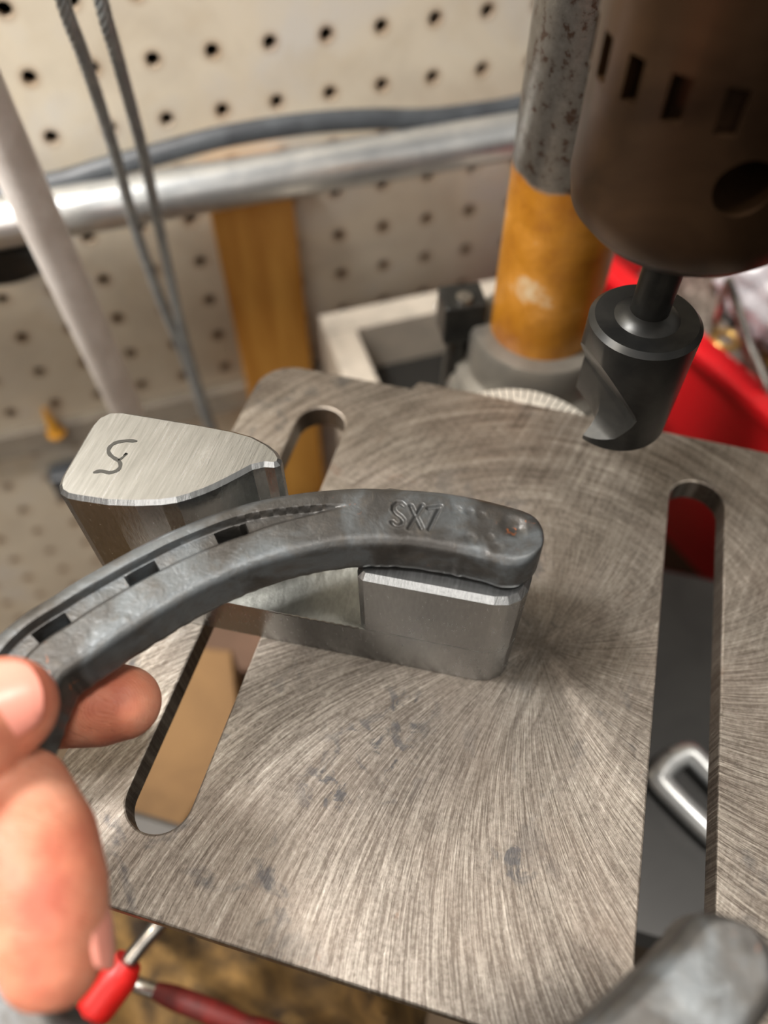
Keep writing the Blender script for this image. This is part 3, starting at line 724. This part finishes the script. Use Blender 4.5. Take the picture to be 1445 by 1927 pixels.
R1 = insetc(top, -.011); R2 = insetc(top, .001); mb = MB()
vs = [bp(*p, 0.001) for p in R1] + [bp(*p, .001) for p in R2] + [bp(*p, -.006) for p in R1] + [bp(*p, -.006) for p in R2]; fs = []
for i in range(4):
    j = (i+1) % 4; fs += [(i, j, 4+j, 4+i), (8+i, 12+i, 12+j, 8+j), (i, 8+i, 8+j, j), (4+i, 4+j, 12+j, 12+i)]
mb.add(vs, fs); keep(obj('bin_rim', mb, m_red, bevel=.0015), rbin)
mb = MB(); 
stw = MB().box((0, 0, 0), (.16, .12, .02)); 
o = obj('wooden_block', MB().prism([(LW*.12, .02), (LW*.88, .02), (LW*.88, WW-.02), (LW*.12, WW-.02)], BZ, zr-H_, M=Matrix(((du.x, dn.x, 0, A_.x), (du.y, dn.y, 0, A_.y), (0, 0, 1, 0), (0, 0, 0, 1)))), m_brown)
tag(o, 'brown wooden block on the bench under the red bin', 'wood block')
# heap filling the bin + countable hardware on top
def heap():
    mb = MB(); n = 24; vs = []
    for i in range(n+1):
        for j in range(n+1):
            u_ = t_ + .006 + (LW-2*t_-.012)*i/n; v_ = t_ + .006 + (WW-2*t_-.012)*j/n
            vs.append(bp(u_, v_, -.042 + .012*math.sin(i*.7+j*.9) + .008*rng.rand()))
    mb.add(vs, [(i*(n+1)+j, i*(n+1)+j+1, (i+1)*(n+1)+j+1, (i+1)*(n+1)+j) for i in range(n) for j in range(n)], True); return mb
o = obj('loose_screws', heap(), plain('mixed_hardware', '4a4038', .45, .6, h2='a89f94', sc=220, bump=1)); tag(o, 'heap of small loose screws and scrap filling the red bin', 'screws', kind='stuff')
def bolt(pos, rot, L, r, mat, label, col_='bolt'):
    root = empty('bolt', pos, label, col_, 'bolts lying on top of the red bin'); root.rotation_euler = rot
    h = obj('bolt_head', MB().prism([(r*2*math.cos(a*PI/3), r*2*math.sin(a*PI/3)) for a in range(6)], -r*1.3, 0, .0004), mat, root)
    prof_ = [(.0001, 0), (r, 0), (r, L*.4)]; z_ = L*.4
    while z_ < L: prof_ += [(r*.86, z_+.0005), (r, z_+.001)]; z_ += .001
    prof_ += [(.0001, L)]; obj('shank', MB().lathe(prof_, seg=16), mat, root)
    return root
m_brass = plain('yellow_brass', 'd0ac66', .3, .8)
bd = [(.085, .045, 1.3, .4, .045, .003, m_steel, 'bright steel bolt lying against the rim of the red bin'),
      (.115, .040, 1.5, 1.9, .032, .003, m_brass, 'brass coloured bolt near the middle of the red bin rim'),
      (.060, .060, 1.2, 2.8, .040, .0032, m_steel, 'steel bolt pointing away in the far corner of the red bin'),
      (.140, .030, 1.45, 5.0, .030, .0028, m_black, 'short black bolt beside the plastic bag in the red bin'),
      (.100, .075, 1.3, 4.0, .050, .0035, m_black, 'long black bolt across the hardware in the red bin'),
      (.155, .045, 1.5, .9, .034, .003, m_brass, 'brass bolt lying beside the steel wire loop')]
for u_, v_, rx, rz, L, r, mt, lb in bd: bolt(bp(u_, v_, -.018), (rx, 0, rz), L, r, mt, lb)
for (x_, y_), r_, lb in (((1385, 590), .007, 'small black ring lying on the hardware in the bin'), ((1365, 640), .006, 'tan round nut near the rim of the red bin')):
    q = at(x_, y_, zr-.008); mb = MB(); P = [q + Vector((r_*math.cos(k*PI/12), r_*math.sin(k*PI/12), 0)) for k in range(25)]; mb.tube(P, r_*.32, 10)
    o = obj('washer' , mb, m_black if r_ > .0065 else m_brass); tag(o, lb, 'ring')
# steel wires standing out of the bin
def wire(pts, r, label):
    o = obj('steel_wire', MB().tube(smooth_path([at(*p) for p in pts], 6), r, 12), m_steel); tag(o, label, 'wire')
wire([(1370, 525, -.04), (1385, 570, -.05), (1410, 650, -.065), (1440, 720, -.075), (1470, 790, -.09)], .0022, 'thick bright steel wire sticking up out of the red bin')
wire([(1368, 528, -.045), (1352, 590, -.065), (1338, 640, -.095)], .0016, 'thin pale wire crossing the bin beside the thick bright one')
wire([(1400, 640, -.075), (1402, 690, -.09), (1406, 720, -.1)], .0013, 'short pale wire standing upright near the bin rim')
# crumpled plastic bag at the right edge
mb = MB(); q0 = at(1425, 540, -.055); n = 26; vs = []
for i in range(n+1):
    for j in range(n*2):
        th = PI*i/n; ph = PI*j/n; rr_ = 1 + .10*math.sin(5*ph + 3*th) + .06*math.sin(9*ph*1 + 7*th) + .05*math.sin(13*th)
        vs.append(q0 + Vector((.030*math.sin(th)*math.cos(ph)*rr_ + .016, .024*math.sin(th)*math.sin(ph)*rr_, .024*math.cos(th)*rr_)))
mb.add(vs, [(i*2*n+j, i*2*n+(j+1) % (2*n), (i+1)*2*n+(j+1) % (2*n), (i+1)*2*n+j) for i in range(n) for j in range(2*n)], True)
Mx = Mat('clear_white_plastic', hexc('dcd8de'), .2); Mx.b.inputs['Transmission Weight'].default_value = .35
o = obj('plastic_bag', mb, Mx.m); tag(o, 'crumpled whitish plastic bag on top of the red bin', 'plastic bag')

# ------------------------------------------------------------------ things under the table
# rumpled brown canvas on a carton, front left
zc = -.15
carton = MB().prism(rrect(-.235, -.16, -.005, .020, .003, 2), BZ, zc-.052); 
o = obj('cardboard_carton', carton, m_card, bevel=.001); tag(o, 'brown cardboard carton on the bench below the front of the table', 'carton')
n = 90; vs = []
for i in range(n+1):
    for j in range(n+1):
        x = -.25 + .26*i/n; y = -.17 + .193*j/n
        z = zc - .012 + .019*math.sin(x*70 + 2.5*math.sin(y*55)) * math.cos(y*48 + 1.7*math.sin(x*60)) + .006*math.sin(x*160+y*90+2*math.sin(y*120))
        ed = min(i, j, n-i, n-j)
        if ed < 5: z -= .01*(5-ed)/5
        vs.append((x, y, z))
mb = MB().add(vs, [(i*(n+1)+j, (i+1)*(n+1)+j, (i+1)*(n+1)+j+1, i*(n+1)+j+1) for i in range(n) for j in range(n)], True)
o = obj('canvas_cloth', mb, m_cloth); tag(o, 'rumpled brown canvas cloth under the front edge of the table', 'cloth'); sm_ = o.modifiers.new('s', 'SOLIDIFY'); sm_.thickness = .0015
# red handled tools
def grip_tool(name, label, sh, gr, rs, rg, matg):
    root = empty(name, at(*gr[0]), label, 'hand tool')
    keep(obj('shaft', MB().tube(smooth_path([at(*p) for p in sh], 5), rs, 14), m_steel), root)
    P = [at(*p) for p in gr]; n_ = 14; Q = []; RR_ = []
    for k in range(n_+1):
        t_ = k/n_; Q.append(P[0].lerp(P[1], t_)); RR_.append(rg*(.72 + .28*math.sin(min(1, t_*6)*PI/2))*(1 - .25*math.exp(-((t_-.62)/.07)**2))*(1 if t_ < .97 else .8))
    keep(obj('grip', MB().tube(Q, RR_, 20), matg), root)
grip_tool('red_handled_pick', 'bright red gripped tool with a steel shaft, just below the fingers', [(238, 1815, -.100), (262, 1783, -.098), (300, 1738, -.095), (330, 1700, -.095)], [(242, 1808, -.100), (110, 1985, -.110)], .0026, .0066, m_redgrip)
grip_tool('red_handled_pick', 'red gripped tool with table shade in its colour, lying lower on the canvas, pointing away to the right', [(225, 1835, -.128), (262, 1855, -.128), (300, 1868, -.128)], [(292, 1864, -.128), (560, 1965, -.132)], .0026, .0038, m_redgrip_shaded)
# things under the left slot
o = obj('wooden_block', MB().prism([(-.165, .060), (-.108, .052), (-.098, .10), (-.118, .138), (-.165, .130)], BZ, -.165, .001), m_card, bevel=.002); tag(o, 'tan wooden block seen through the left table slot', 'wood block')
o = obj('steel_sheet', MB().prism(rrect(-.165, .026, -.088, .0515, .004, 2), BZ, -.135, .002), plain('grey_sheet', '4a4743', .6, 0)); tag(o, 'grey steel block under the front end of the left table slot', 'metal block')
o = obj('dark_box', MB().prism([(-.17, .142), (-.120, .142), (-.092, .150), (-.092, .215), (-.17, .215)], BZ, -.20, .002), m_brown, bevel=.002); tag(o, 'dark brown box behind the tan block under the left table slot', 'box')
# link of bright steel seen through the right slot
zk = -.12; ps = [(1262, 1432), (1292, 1418), (1312, 1430), (1400, 1530), (1405, 1560), (1370, 1585), (1340, 1570), (1245, 1475), (1243, 1455), (1262, 1432)]
P = smooth_path([at(x, y, zk) for x, y in ps], 5)
o = obj('steel_link', MB().tube(P, .0045, 16, cap=False), m_galv); tag(o, 'bright rectangular steel link seen through the right table slot', 'steel link')
c_ = at(1330, 1500, zk-.006)
o = obj('black_casting', MB().prism(rrect(c_.x-.05, .055, c_.x+.06, .215, .012, 4), BZ+.05, zk-.0050, .004), plain('casting_black', '141413', .4, 0, h2='222220', sc=40)); tag(o, 'glossy black casting under the right table slot, below the steel link', 'casting')
